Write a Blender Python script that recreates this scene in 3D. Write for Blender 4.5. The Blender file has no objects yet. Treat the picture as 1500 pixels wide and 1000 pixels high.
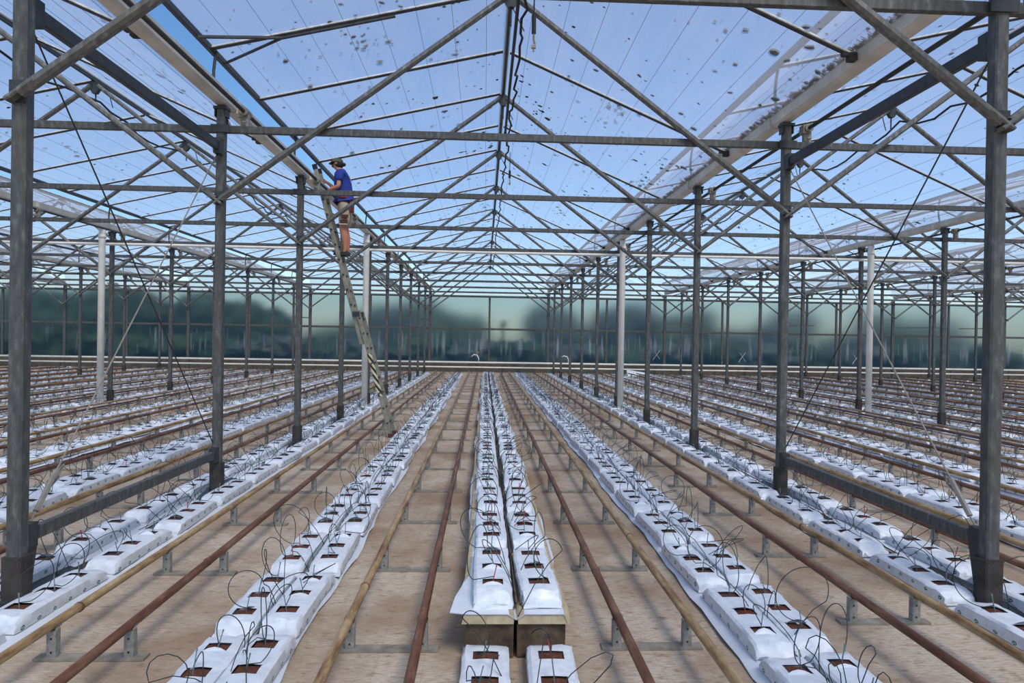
import bpy, bmesh, math, random
import numpy as np
from mathutils import Vector, Matrix
random.seed(7); rng = np.random.default_rng(7)
sc = bpy.context.scene
col = sc.collection
# ------------------------------------------------------------------ camera
F_PX = 972.4; CAM = Vector((-0.238, 0.0, 1.82)); PITCH, YAW, ROLL = -0.0037, 0.0411, 0.0159
fwd = Vector((math.sin(YAW)*math.cos(PITCH), math.cos(YAW)*math.cos(PITCH), math.sin(PITCH)))
r0 = Vector((math.cos(YAW), -math.sin(YAW), 0)); u0 = r0.cross(fwd)
rgt = r0*math.cos(ROLL) + u0*math.sin(ROLL); upv = u0*math.cos(ROLL) - r0*math.sin(ROLL)
cam = bpy.data.cameras.new('camera'); cam.sensor_width = 36; cam.lens = F_PX*36/1500; cam.clip_end = 1000; cam.clip_start = .05
camo = bpy.data.objects.new('camera', cam); col.objects.link(camo)
M = Matrix((rgt, upv, -fwd)).transposed().to_4x4(); M.translation = CAM
camo.matrix_world = M; sc.camera = camo
def proj(p):
    d = Vector(p) - CAM; z = d.dot(fwd)
    if z < .05: return (-9999, -9999)
    return (750 + F_PX*d.dot(rgt)/z, 500 - F_PX*d.dot(upv)/z)
def seen(p, m=0):
    x, y = proj(p); return -m < x < 1500+m and -m < y < 1000+m
# ------------------------------------------------------------------ world, sun, exposure
w = bpy.data.worlds.new('sky'); sc.world = w; w.use_nodes = True
nt = w.node_tree; nt.nodes.clear()
sky = nt.nodes.new('ShaderNodeTexSky'); sky.sky_type = 'NISHITA'; sky.sun_disc = False
sky.sun_elevation = math.radians(50); sky.sun_rotation = math.radians(200); sky.air_density = 1.0; sky.dust_density = .7; sky.ozone_density = 3.0
bg = nt.nodes.new('ShaderNodeBackground'); bg.inputs[1].default_value = 0.15
wo = nt.nodes.new('ShaderNodeOutputWorld')
hs = nt.nodes.new('ShaderNodeHueSaturation'); hs.inputs['Saturation'].default_value = 1.2
nt.links.new(sky.outputs[0], hs.inputs['Color']); nt.links.new(hs.outputs[0], bg.inputs[0]); nt.links.new(bg.outputs[0], wo.inputs[0])
sun = bpy.data.lights.new('sun', 'SUN'); sun.energy = 3.6; sun.angle = math.radians(22); sun.color = (1, .94, .85)
suno = bpy.data.objects.new('sun', sun); col.objects.link(suno)
suno.rotation_euler = Vector((-.28, .55, -.79)).to_track_quat('-Z', 'Y').to_euler()
sc.view_settings.view_transform = 'Standard'; sc.view_settings.look = 'None'
sc.view_settings.gamma = 1; sc.view_settings.use_curve_mapping = False; sc.view_settings.exposure = 0.30
sc.cycles.transparent_max_bounces = 32; sc.cycles.max_bounces = 10; sc.cycles.diffuse_bounces = 4; sc.cycles.transmission_bounces = 8
# ------------------------------------------------------------------ materials
class NT:
    def __init__(s, name):
        s.m = bpy.data.materials.new(name); s.m.use_nodes = True; s.t = s.m.node_tree; s.t.nodes.clear()
        s.out = s.n('OutputMaterial')
    def n(s, k, **kw):
        o = s.t.nodes.new('ShaderNode'+k)
        for a, b in kw.items(): setattr(o, a, b)
        return o
    def l(s, a, b): s.t.links.new(a, b)
    def noise(s, scale, detail=3, vec=None, rough=.55):
        o = s.n('TexNoise'); o.inputs['Scale'].default_value = scale; o.inputs['Detail'].default_value = detail; o.inputs['Roughness'].default_value = rough
        if vec is not None: s.l(vec, o.inputs['Vector'])
        return o.outputs[0]
    def obj(s, scale=(1, 1, 1), kind='Object'):
        c = s.n('TexCoord'); mp = s.n('Mapping'); mp.inputs['Scale'].default_value = scale
        s.l(c.outputs[kind], mp.inputs[0]); return mp.outputs[0]
    def pos(s, scale=(1, 1, 1)):
        c = s.n('NewGeometry'); mp = s.n('Mapping'); mp.inputs['Scale'].default_value = scale
        s.l(c.outputs['Position'], mp.inputs[0]); return mp.outputs[0]
    def ramp(s, v, stops):
        r = s.n('ValToRGB'); e = r.color_ramp.elements
        while len(e) < len(stops): e.new(.5)
        for a, (p, c) in zip(e, stops):
            a.position = p; a.color = (*c, 1) if len(c) == 3 else c
        s.l(v, r.inputs[0]); return r.outputs[0]
    def mix(s, f, a, b, mode='MIX'):
        o = s.n('MixRGB', blend_type=mode)
        for i, v in ((0, f), (1, a), (2, b)):
            if isinstance(v, (int, float)): o.inputs[i].default_value = v
            elif isinstance(v, tuple): o.inputs[i].default_value = (*v, 1)
            else: s.l(v, o.inputs[i])
        return o.outputs[0]
    def math(s, op, a, b=0.0, c=None):
        o = s.n('Math', operation=op)
        for i, v in enumerate((a, b) if c is None else (a, b, c)):
            if isinstance(v, (int, float)): o.inputs[i].default_value = v
            else: s.l(v, o.inputs[i])
        return o.outputs[0]
    def bsdf(s, color, rough=.6, metal=0, bump=None, bs=.3, bd=.01, spec=.4):
        b = s.n('BsdfPrincipled')
        if isinstance(color, tuple): b.inputs['Base Color'].default_value = (*color, 1)
        else: s.l(color, b.inputs['Base Color'])
        if isinstance(rough, (int, float)): b.inputs['Roughness'].default_value = rough
        else: s.l(rough, b.inputs['Roughness'])
        b.inputs['Metallic'].default_value = metal; b.inputs['Specular IOR Level'].default_value = spec
        if bump is not None:
            u = s.n('Bump'); u.inputs['Strength'].default_value = bs; u.inputs['Distance'].default_value = bd
            s.l(bump, u.inputs['Height']); s.l(u.outputs[0], b.inputs['Normal'])
        return b.outputs[0]
    def done(s, sh): s.l(sh, s.out.inputs[0]); return s.m
MT = {}
def plain(name, c, rough=.6, metal=0, var=.25, scale=12, spec=.4):
    t = NT(name); f = t.noise(scale, 4, t.pos())
    d = tuple(x*(1-var) for x in c); u = tuple(min(1, x*(1+var)) for x in c)
    MT[name] = t.done(t.bsdf(t.ramp(f, [(.3, d), (.7, u)]), rough, metal, f, .15, .004, spec))
def galv(key='galv', g_=1.0):
    t = NT('galvanised'); p = t.pos((1, 1, .35)); f = t.noise(28, 4, p); g = t.noise(3, 3, t.pos((1, 1, 1)))
    c = t.ramp(f, [(.3, (.06*g_, .06*g_, .058*g_)), (.55, (.10*g_, .10*g_, .097*g_)), (.75, (.19*g_, .19*g_, .18*g_))])
    c = t.mix(t.ramp(g, [(.45, (0, 0, 0)), (.75, (.5, .5, .5))]), c, (.10*g_, .09*g_, .07*g_))
    MT[key] = t.done(t.bsdf(c, .55, .35, f, .2, .003))
galv(); galv('galv_light', 1.5)
plain('steel_dark', (.05, .052, .053), .5, .4)
plain('black', (.012, .013, .014), .6)
plain('black_film', (.018, .019, .022), .35)
plain('tube', (.022, .03, .03), .5)
plain('hose', (.075, .062, .05), .7)
plain('stake_grey', (.13, .2, .21), .5)
plain('stake_red', (.35, .03, .035), .5)
plain('sleeve', (.04, .032, .027), .8, var=.5, scale=9)
plain('pvc', (.72, .70, .64), .4, var=.1, scale=4)
plain('gutter', (.62, .57, .49), .45, .1, var=.18, scale=3)
plain('bar_white', (.62, .62, .60), .4)
plain('rope', (.22, .20, .175), .7)
plain('conc', (.23, .205, .165), .85, var=.35)
plain('upright', (.26, .25, .225), .6, .25, var=.3, scale=30)
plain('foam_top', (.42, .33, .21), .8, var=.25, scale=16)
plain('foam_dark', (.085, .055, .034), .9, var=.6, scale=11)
plain('board', (.34, .25, .16), .85, var=.3, scale=14)
plain('skin', (.46, .19, .11), .55, var=.08)
plain('shirt', (.015, .035, .24), .8, var=.15)
plain('khaki', (.38, .31, .22), .85, var=.12)
plain('maroon', (.085, .03, .028), .85)
plain('belt', (.12, .015, .02), .7)
plain('cap', (.07, .075, .065), .85)
plain('hair', (.02, .014, .01), .7)
plain('shoe', (.03, .027, .025), .8)
plain('alu', (.24, .225, .18), .5, .25, var=.3, scale=10)
plain('yellow', (.55, .50, .35), .6)
plain('debris', (.085, .08, .065), .9, var=.5, scale=30)
plain('moss', (.14, .075, .04), .95, var=.4, scale=30)
plain('curb', (.085, .075, .058), .9, var=.3, scale=3)
plain('bark', (.06, .05, .04), .9)
plain('orange', (.6, .2, .08), .6)
def leafmat(name, a, b):
    t = NT(name); f = t.noise(1.3, 3, t.pos()); MT[name] = t.done(t.bsdf(t.ramp(f, [(.3, a), (.7, b)]), .7))
leafmat('leaf_a', (.022, .042, .022), (.05, .085, .035)); leafmat('leaf_b', (.055, .075, .05), (.11, .14, .08)); leafmat('leaf_c', (.06, .075, .07), (.11, .13, .115))
leafmat('grass', (.05, .08, .03), (.10, .14, .05))
def rail(name, a, b, c):
    t = NT(name); p = t.pos((8, 1.2, 8)); f = t.noise(2.2, 5, p, .65); g = t.noise(14, 3, t.pos())
    k = t.ramp(f, [(.32, a), (.5, b), (.66, c)]); k = t.mix(.35, k, t.ramp(g, [(.3, (.25, .25, .25)), (.7, (1, 1, 1))]), 'MULTIPLY')
    MT[name] = t.done(t.bsdf(k, .55, .1, g, .25, .003))
rail('rail_rust', (.085, .03, .014), (.17, .065, .03), (.26, .13, .07)); rail('rail_tan', (.16, .065, .025), (.40, .25, .11), (.52, .37, .19))
# ground sheet
t = NT('floor_cover'); p = t.pos()
fib = t.noise(3.0, 6, t.pos((5, 26, 1)), .7); st = t.noise(.9, 5, p, .6); sp = t.noise(9, 5, t.pos((1, 2.2, 1)), .65)
c = t.ramp(fib, [(.28, (.29, .215, .145)), (.5, (.47, .385, .295)), (.70, (.62, .54, .45))])
c = t.mix(t.ramp(st, [(.40, (0, 0, 0)), (.62, (.85, .85, .85))]), c, (.27, .175, .105))
c = t.mix(t.ramp(sp, [(.55, (0, 0, 0)), (.70, (.8, .8, .8))]), c, (.20, .12, .065))
sx = t.n('SeparateXYZ'); t.l(p, sx.inputs[0])
def gl(v, pitch, wd):
    a = t.math('PINGPONG', t.math('ADD', v, 1000.13), pitch/2); return t.math('LESS_THAN', a, wd)
ln = t.math('MAXIMUM', gl(sx.outputs[0], .265, .0016), gl(sx.outputs[1], .52, .0016))
c = t.mix(t.math('MULTIPLY', ln, .45), c, (.24, .17, .11))
MT['floor'] = t.done(t.bsdf(c, .85, 0, fib, .3, .004, .2))
# plastic bag: UV u = metres along the slab, v = metres round the section measured from the lower left edge
t = NT('slab_bag'); uv = t.n('UVMap'); s2 = t.n('SeparateXYZ'); t.l(uv.outputs[0], s2.inputs[0]); U, V = s2.outputs[0], s2.outputs[1]
n1 = t.noise(18, 4, t.pos()); 
base = t.ramp(n1, [(.3, (.56, .59, .63)), (.6, (.69, .715, .75))])
du = t.math('SUBTRACT', t.math('PINGPONG', t.math('ADD', U, .02), .15), .075)
def side(vc):
    dv = t.math('SUBTRACT', V, vc)
    e = t.math('ADD', t.math('POWER', t.math('DIVIDE', du, .017), 2), t.math('POWER', t.math('DIVIDE', dv, .0125), 2))
    lw = t.math('GREATER_THAN', t.math('ABSOLUTE', dv), .0022)
    return t.math('MULTIPLY', t.math('LESS_THAN', e, 1), t.math('MAXIMUM', lw, t.math('GREATER_THAN', t.math('ABSOLUTE', du), .009)))
logo = t.math('MAXIMUM', side(.043), side(.367))
txt = t.n('TexBrick'); txt.inputs['Scale'].default_value = 1; txt.inputs['Brick Width'].default_value = .006; txt.inputs['Row Height'].default_value = .009
txt.inputs['Mortar Size'].default_value = .0017; t.l(uv.outputs[0], txt.inputs['Vector'])
tn = t.math('GREATER_THAN', t.noise(60, 2, uv.outputs[0]), .53)
def band(a, b): return t.math('MULTIPLY', t.math('GREATER_THAN', V, a), t.math('LESS_THAN', V, b))
tm = t.math('MULTIPLY', t.math('MULTIPLY', tn, t.math('SUBTRACT', 1, txt.outputs[1])), t.math('MAXIMUM', band(.012, .068), band(.342, .398)))
base = t.mix(t.math('MULTIPLY', tm, .5), base, (.36, .40, .42)); base = t.mix(logo, base, (.02, .16, .12))
MT['bag'] = t.done(t.bsdf(base, .38, 0, t.noise(26, 3, t.pos()), .35, .006, .5))
plain('white_sheet', (.62, .65, .70), .4, var=.06, scale=5, spec=.5)
plain('coir', (.11, .036, .018), .95, var=.55, scale=70)
# roof film
def film(name, tr, dirt=.0, tint=(.93, .96, 1)):
    t = NT(name); p = t.pos((1, .25, 1)); n = t.noise(2.2, 4, p); n2 = t.noise(.6, 3, t.pos((1, .6, 1)))
    n3 = t.noise(1.6, 5, t.pos((2.2, .35, 2.2)), .7)
    f = t.math('ADD', t.math('MULTIPLY', n, .18), t.math('ADD', t.math('MULTIPLY', n2, .16), t.math('MULTIPLY', n3, .22)))
    fac = t.math('ADD', f, tr - .28)
    tp = t.n('BsdfTransparent'); tp.inputs[0].default_value = (*tint, 1)
    tl = t.n('BsdfTranslucent'); tl.inputs[0].default_value = (.60, .65, .76, 1)
    df = t.n('BsdfDiffuse'); df.inputs[0].default_value = (.62, .64, .69, 1)
    m1 = t.n('MixShader'); m1.inputs[0].default_value = .45; t.l(tl.outputs[0], m1.inputs[1]); t.l(df.outputs[0], m1.inputs[2])
    m2 = t.n('MixShader'); t.l(fac, m2.inputs[0]); t.l(m1.outputs[0], m2.inputs[1]); t.l(tp.outputs[0], m2.inputs[2])
    gl_ = t.n('BsdfGlossy'); gl_.inputs[1].default_value = .15
    m3 = t.n('MixShader'); m3.inputs[0].default_value = .03; t.l(m2.outputs[0], m3.inputs[1]); t.l(gl_.outputs[0], m3.inputs[2])
    MT[name] = t.done(m3.outputs[0])
film('film', .60)
# frosted wall sheet: rough transmission, white vertical streaks mixed in on the lower half
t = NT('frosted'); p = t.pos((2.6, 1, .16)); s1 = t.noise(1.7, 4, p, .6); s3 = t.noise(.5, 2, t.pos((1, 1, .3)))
z = t.n('SeparateXYZ'); t.l(t.pos(), z.inputs[0])
hz = t.math('MULTIPLY', t.ramp(z.outputs[2], [(0, (0, 0, 0)), (1, (1, 1, 1))]), 1)
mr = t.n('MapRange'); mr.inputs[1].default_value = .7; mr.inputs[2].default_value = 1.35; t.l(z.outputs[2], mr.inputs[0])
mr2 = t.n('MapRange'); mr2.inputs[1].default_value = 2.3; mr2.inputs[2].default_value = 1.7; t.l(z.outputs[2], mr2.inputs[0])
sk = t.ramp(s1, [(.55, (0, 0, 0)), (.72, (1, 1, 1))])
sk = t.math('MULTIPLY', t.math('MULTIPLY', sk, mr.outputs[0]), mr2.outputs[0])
rf = t.n('BsdfRefraction'); rf.inputs['Roughness'].default_value = .30; rf.inputs['IOR'].default_value = 1.16; rf.inputs['Color'].default_value = (.82, .87, .88, 1)
tp = t.n('BsdfTransparent'); tp.inputs[0].default_value = (.80, .86, .88, 1)
tl = t.n('BsdfTranslucent'); tl.inputs[0].default_value = (.40, .44, .43, 1)
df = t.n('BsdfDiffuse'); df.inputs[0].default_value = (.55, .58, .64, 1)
a = t.n('MixShader'); a.inputs[0].default_value = .07; t.l(rf.outputs[0], a.inputs[1]); t.l(tp.outputs[0], a.inputs[2])
b = t.n('MixShader'); b.inputs[0].default_value = .30; t.l(a.outputs[0], b.inputs[1]); t.l(tl.outputs[0], b.inputs[2])
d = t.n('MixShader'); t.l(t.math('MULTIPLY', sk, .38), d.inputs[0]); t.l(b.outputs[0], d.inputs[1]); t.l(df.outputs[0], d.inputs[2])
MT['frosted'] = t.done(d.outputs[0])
# hazard tape
t = NT('tape'); v = t.obj((1, 1, 1)); sx = t.n('SeparateXYZ'); t.l(v, sx.inputs[0])
k = t.math('GREATER_THAN', t.math('PINGPONG', t.math('ADD', t.math('ADD', sx.outputs[2], t.math('MULTIPLY', sx.outputs[0], 1.2)), 50), .06), .03)
MT['tape'] = t.done(t.bsdf(t.mix(k, (.02, .02, .02), (.55, .50, .30)), .6))
# ------------------------------------------------------------------ mesh helpers
class MB:
    def __init__(s): s.v = []; s.f = []; s.mi = []; s.uv = []
    def add(s, vs, fs, mi=0):
        o = len(s.v); s.v += [tuple(v) for v in vs]; s.f += [tuple(i+o for i in f) for f in fs]; s.mi += [mi]*len(fs)
    def box(s, c, sz, mi=0, rot=None):
        x, y, z = (k/2 for k in sz); P = [Vector((a*x, b*y, d*z)) for a in (-1, 1) for b in (-1, 1) for d in (-1, 1)]
        if rot: P = [rot @ q for q in P]
        s.add([q+Vector(c) for q in P], [(0, 1, 3, 2), (4, 6, 7, 5), (0, 4, 5, 1), (2, 3, 7, 6), (0, 2, 6, 4), (1, 5, 7, 3)], mi)
    def beam(s, p0, p1, wd, ht, up=(0, 0, 1), mi=0, ch=.12):
        """rolled tube section with chamfered edges"""
        p0, p1 = Vector(p0), Vector(p1); d = (p1-p0).normalized(); up = Vector(up)
        a = d.cross(up)
        if a.length < 1e-4: a = d.cross(Vector((1, 0, 0)))
        a.normalize(); b = a.cross(d); k = ch*min(wd, ht); x, y = wd/2, ht/2
        pr = [(-x+k, -y), (x-k, -y), (x, -y+k), (x, y-k), (x-k, y), (-x+k, y), (-x, y-k), (-x, -y+k)]
        vs = [p0+a*i+b*j for i, j in pr]+[p1+a*i+b*j for i, j in pr]
        fs = [(i, (i+1) % 8, 8+(i+1) % 8, 8+i) for i in range(8)]+[tuple(range(7, -1, -1)), tuple(range(8, 16))]
        s.add(vs, fs, mi)
    def tube(s, pts, r, n=6, mi=0, cap=True, r2=None):
        pts = [Vector(p) for p in pts]; m = len(pts); vs = []
        pa = None
        for i, p in enumerate(pts):
            d = (pts[min(i+1, m-1)]-pts[max(i-1, 0)])
            d = d.normalized() if d.length > 1e-9 else Vector((0, 0, 1))
            a = d.cross(Vector((0, 0, 1))) if pa is None else pa-d*pa.dot(d)
            if a.length < 1e-3: a = d.cross(Vector((1, 0, 0)))
            a.normalize(); pa = a; b = d.cross(a); rr = r if r2 is None else r+(r2-r)*i/(m-1)
            vs += [p+(a*math.cos(6.2832*k/n)+b*math.sin(6.2832*k/n))*rr for k in range(n)]
        fs = [(i*n+k, i*n+(k+1) % n, (i+1)*n+(k+1) % n, (i+1)*n+k) for i in range(m-1) for k in range(n)]
        if cap: fs += [tuple(range(n-1, -1, -1)), tuple(range((m-1)*n, m*n))]
        s.add(vs, fs, mi)
    def loft(s, secs, closed=False, mi=0):
        n = len(secs[0]); vs = [v for q in secs for v in q]
        fs = [(i*n+k, i*n+(k+1) % n, (i+1)*n+(k+1) % n, (i+1)*n+k) for i in range(len(secs)-1) for k in range(n if closed else n-1)]
        s.add(vs, fs, mi)
    def mesh(s, name, mats, smooth=False):
        me = bpy.data.meshes.new(name); me.from_pydata(s.v, [], s.f)
        if isinstance(mats, str): mats = [mats]
        for m in mats: me.materials.append(MT[m])
        if len(mats) > 1: me.polygons.foreach_set('material_index', s.mi)
        if smooth: me.polygons.foreach_set('use_smooth', [True]*len(me.polygons))
        me.update(); return me
    def build(s, name, mats, parent=None, smooth=False):
        return link(name, s.mesh(name, mats, smooth), parent)
def link(name, data, parent=None, loc=None, rz=0):
    o = bpy.data.objects.new(name, data); col.objects.link(o)
    if parent: o.parent = parent
    if loc is not None: o.location = loc
    if rz: o.rotation_euler = (0, 0, rz)
    return o
def tag(o, label=None, cat=None, group=None, kind=None):
    for k, v in (('label', label), ('category', cat), ('group', group), ('kind', kind)):
        if v: o[k] = v
    return o
def thing(name, loc, label, cat, group=None):
    o = link(name, None, None, loc); o.empty_display_size = .05; return tag(o, label, cat, group)
ONES = 'zeroth first second third fourth fifth sixth seventh eighth ninth tenth eleventh twelfth thirteenth fourteenth fifteenth sixteenth seventeenth eighteenth nineteenth'.split()
def nth(n):
    if n < 20: return ONES[n]
    tens = {2: 'twent', 3: 'thirt', 4: 'fort'}[n//10]
    return tens+'ieth' if n % 10 == 0 else tens+'y-'+ONES[n % 10]
# ------------------------------------------------------------------ layout
Y0, S, W = 4.36, 3.17, 6.4
YK = lambda k: Y0+S*k
ZJ, ZT, ZG, ZR = 3.32, 4.10, 4.38, 5.79
KW = 10; YW = YK(KW); ROOF0 = -2.2
BAYS = range(-5, 6); LINES = range(-6, 6)             # post line j stands at X = 6.4 (j + .5)
XL = lambda j: W*(j+.5)
VE = (-3.34, 5.02)                                    # open vent edge relative to its ridge
def side_word(v): return 'left' if v < 0 else 'right'
def bayname(n): return 'the centre bay' if n == 0 else 'the %s bay %s of centre' % (nth(abs(n)), side_word(n))
def linename(j): return '%s post line %s of centre' % (nth(j+1 if j >= 0 else -j), side_word(j+.5))
# ------------------------------------------------------------------ floor and ground
m = MB(); m.add([(-36, -8, 0), (36, -8, 0), (36, YW, 0), (-36, YW, 0)], [(0, 1, 2, 3)])
tag(m.build('floor', 'floor'), 'beige woven ground sheet covering the greenhouse floor', None, None, 'structure')
m = MB(); m.add([(-200, -150, -.06), (200, -150, -.06), (200, 260, -.06), (-200, 260, -.06)], [(0, 1, 2, 3)])
tag(m.build('ground', 'grass'), 'rough grass outside beyond the greenhouse wall', None, None, 'structure')
# ------------------------------------------------------------------ end wall
wb = link('wall_back', None, None, (0, YW, 0)); tag(wb, 'frosted end wall of tall translucent sheets in steel frames', None, None, 'structure')
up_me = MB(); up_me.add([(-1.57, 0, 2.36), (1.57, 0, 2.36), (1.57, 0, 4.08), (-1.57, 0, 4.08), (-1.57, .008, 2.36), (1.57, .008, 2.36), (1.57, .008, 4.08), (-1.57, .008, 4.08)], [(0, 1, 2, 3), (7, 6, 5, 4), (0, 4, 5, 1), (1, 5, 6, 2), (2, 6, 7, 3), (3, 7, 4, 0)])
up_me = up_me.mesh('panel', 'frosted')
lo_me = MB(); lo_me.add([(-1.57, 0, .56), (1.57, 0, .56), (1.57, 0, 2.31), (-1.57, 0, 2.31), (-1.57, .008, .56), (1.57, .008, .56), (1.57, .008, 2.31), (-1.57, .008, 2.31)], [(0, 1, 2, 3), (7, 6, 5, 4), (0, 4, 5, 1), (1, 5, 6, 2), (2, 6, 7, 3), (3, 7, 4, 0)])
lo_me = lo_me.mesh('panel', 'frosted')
p_big = MB(); p_big.beam((0, -.07, 0), (0, -.07, 4.35), .15, .11, (0, 1, 0)); p_big = p_big.mesh('wall_post', 'galv')
p_mid = MB(); p_mid.beam((0, -.05, .5), (0, -.05, 4.1), .11, .08, (0, 1, 0)); p_mid = p_mid.mesh('wall_post', 'galv')
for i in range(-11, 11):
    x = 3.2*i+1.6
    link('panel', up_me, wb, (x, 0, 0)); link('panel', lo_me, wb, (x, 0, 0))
for i in range(-11, 12):
    link('wall_post', p_big if i % 2 else p_mid, wb, (3.2*i, 0, 0))
for zz, hh in ((2.335, .11), (.56, .07), (4.09, .10)):
    m = MB(); m.beam((-35.2, -.03, zz), (35.2, -.03, zz), .07, hh); m.build('wall_rail', 'galv', wb)
for n in BAYS:                                          # gable film above the eaves
    m = MB(); x = W*n
    m.add([(x-3.2, 0, 4.12), (x+3.2, 0, 4.12), (x+3.2, 0, 4.4), (x, 0, ZR-.05), (x-3.3, 0, 5.0)], [(0, 1, 2, 3, 4)]); m.build('gable_film', 'film', wb)
for x0, x1 in ((3.2, 3.75), (9.6, 11.4), (16, 17.8), (22.4, 24.9), (-9.6, -10.4), (-3.2, -3.7), (26, 27.6)):   # short cross rails between wall posts
    m = MB(); m.beam((x0, -.35, 2.78), (x1, -.35, 2.82), .04, .05); m.build('cross_rail', 'galv', wb)
m = MB(); m.box((0, YW-.02, .27), (70.6, .16, .54)); tag(m.build('trim_1', 'curb'), 'dark concrete curb under the frosted end wall', None, None, 'structure')
# heating pipes in front of the wall
for zz, lb in ((.575, 'upper'), (.325, 'lower')):
    o = thing('heating_pipe', (0, 34.5, 0), '%s white heating pipe running along the foot of the end wall' % lb, 'pipe')
    m = MB(); m.tube([(-34, 0, zz), (34, 0, zz)], .048 if lb == 'upper' else .04, 10); m.build('pipe', 'pvc', o, True)
    if lb == 'lower':
        st = MB(); st.beam((0, 0, 0), (0, 0, .56), .03, .03, (0, 1, 0)); st.box((0, 0, .29), (.06, .1, .02)); st = st.mesh('pipe_stand', 'steel_dark')
        for i in range(-20, 21): link('pipe_stand', st, o, (1.6*i+.7, .03, 0))
# ------------------------------------------------------------------ posts
post_h = ZG-.03
pm = MB(); pm.beam((0, 0, .02), (0, 0, post_h), .092, .092, (0, 1, 0)); pm = pm.mesh('shaft', 'galv')
sm = MB(); sm.beam((0, 0, 0), (0, 0, .39), .125, .125, (0, 1, 0), 0, .08); sm.box((0, 0, .012), (.2, .2, .024)); sm = sm.mesh('base_sleeve', 'sleeve')
cm = MB(); cm.box((0, 0, post_h-.02), (.15, .12, .03)); cm.box((-.06, 0, post_h-.07), (.012, .1, .1)); cm.box((.06, 0, post_h-.07), (.012, .1, .1)); cm = cm.mesh('head_plate', 'steel_dark')
jm = MB(); jm.box((0, -.05, ZJ+.01), (.1, .014, .14)); jm = jm.mesh('joint_plate', 'steel_dark')
jb = MB(); jb.tube([(0, -.05, ZJ), (0, -.085, ZJ)], .014, 6); jb = jb.mesh('bolt', 'steel_dark')
tp_ = MB(); tp_.box((0, -.053, ZT), (.2, .014, .085)); tp_ = tp_.mesh('tie_plate', 'steel_dark')
group_posts = {}
for j in LINES:
    x = XL(j); cnt = 0
    for k in range(0, KW):
        p = (x, YK(k), 0)
        if not any(seen((x, YK(k), zz), 10) for zz in (.2, 1, 2, 3, 4)): continue
        cnt += 1
        o = thing('steel_post', p, 'galvanised square post, %s from the front, %s' % (nth(cnt), linename(j)), 'post', 'galvanised greenhouse posts')
        link('shaft', pm, o); link('base_sleeve', sm, o); link('head_plate', cm, o); link('bolt', jb, link('joint_plate', jm, o)); link('tie_plate', tp_, o)
# brace bays between the two front posts on both centre lines
for j in (-1, 0):
    x = XL(j); sd = side_word(j+.5); xi = x+(-.0 if j < 0 else 0)
    for zz, lb, w_ in ((3.89, 'upper', .1), (.49, 'lower', .09)):
        o = thing('brace_beam', (x, YK(0), zz), '%s steel beam joining the two front %s posts' % (lb, sd), 'beam')
        m = MB(); m.beam((0, .04, 0), (0, S-.04, 0), .05, w_); m.build('beam', 'steel_dark' if lb == 'upper' else 'galv', o)
        for yy in (.09, S-.09):
            m = MB(); m.box((0, yy, 0), (.075, .1, w_+.07)); m.build('end_cleat', 'steel_dark', o)
        if lb == 'lower':
            m = MB(); m.add([(-.03, .045, .05), (-.03, .045, -.46), (-.03, .1, -.3), (-.03, .17, .05), (.03, .045, .05), (.03, .045, -.46), (.03, .1, -.3), (.03, .17, .05)], [(0, 1, 2, 3), (7, 6, 5, 4), (0, 4, 5, 1), (1, 5, 6, 2), (2, 6, 7, 3), (3, 7, 4, 0)]); m.build('gusset', 'steel_dark', o)
    for a, b, lb, mat in (((YK(0)+.08, 3.84), (YK(1)-.05, .62), 'dark brace rod slanting down from the top of the front %s post' % sd, 'steel_dark'), ((YK(0)+.16, .55), (YK(1)-.06, 3.80), 'pale brace cable slanting up from the foot of the front %s post' % sd, 'rope')):
        o = thing('brace_cable', (x, a[0], a[1]), lb, 'cable'); off = -.03 if j < 0 else .03
        m = MB(); e = Vector((0, b[0]-a[0], b[1]-a[1])); m.tube([(off, 0, 0), e*.5+Vector((off, 0, 0)), e+Vector((off, 0, 0))], .0065, 6); m.build('cable', mat, o)
        if mat == 'rope':
            m = MB(); m.tube([e*.02+Vector((off, 0, 0)), e*.09+Vector((off, 0, 0))], .02, 6)
            m.tube([e*.09+Vector((off, .0, 0)), e*.1+Vector((off, .05, 0)), e*.075+Vector((off, .07, 0)), e*.06+Vector((off, .02, 0))], .009, 5); m.build('turnbuckle', 'rope', o)
# ------------------------------------------------------------------ roof trusses
HX = W/2
tie = MB(); tie.beam((-HX+.03, 0, ZT), (HX-.03, 0, ZT), .05, .082); tie = tie.mesh('tie_beam', 'galv')
legs = []
for sgn in (-1, 1):
    m = MB(); a = Vector((sgn*(HX-.0), -.075, ZJ-.03)); b = Vector((sgn*.05, -.03, 5.68)); d = (b-a).normalized()
    m.beam(a+d*.04, b, .062, .076, (0, 1, 0), 0, .3)
    m.beam(a-d*.05, a+d*.16, .03, .09, (0, 1, 0), 0, .3); m.tube([a+Vector((0, -.03, 0)), a+Vector((0, .06, 0))], .016, 6)
    legs.append(m.mesh('truss_leg', 'galv_light'))
apx = MB(); apx.add([(-.11, -.05, 5.68), (0, -.05, 5.76), (.11, -.05, 5.68), (.03, -.05, 5.56), (-.03, -.05, 5.56), (-.11, .02, 5.68), (0, .02, 5.76), (.11, .02, 5.68), (.03, .02, 5.56), (-.03, .02, 5.56)], [(0, 1, 2, 3, 4), (9, 8, 7, 6, 5)]+[(i, 5+i, 5+(i+1) % 5, (i+1) % 5) for i in range(5)])
apx.tube([(0, 0, 5.62), (0, 0, 5.36)], .011, 6); apx = apx.mesh('apex_plate', 'steel_dark')
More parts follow.
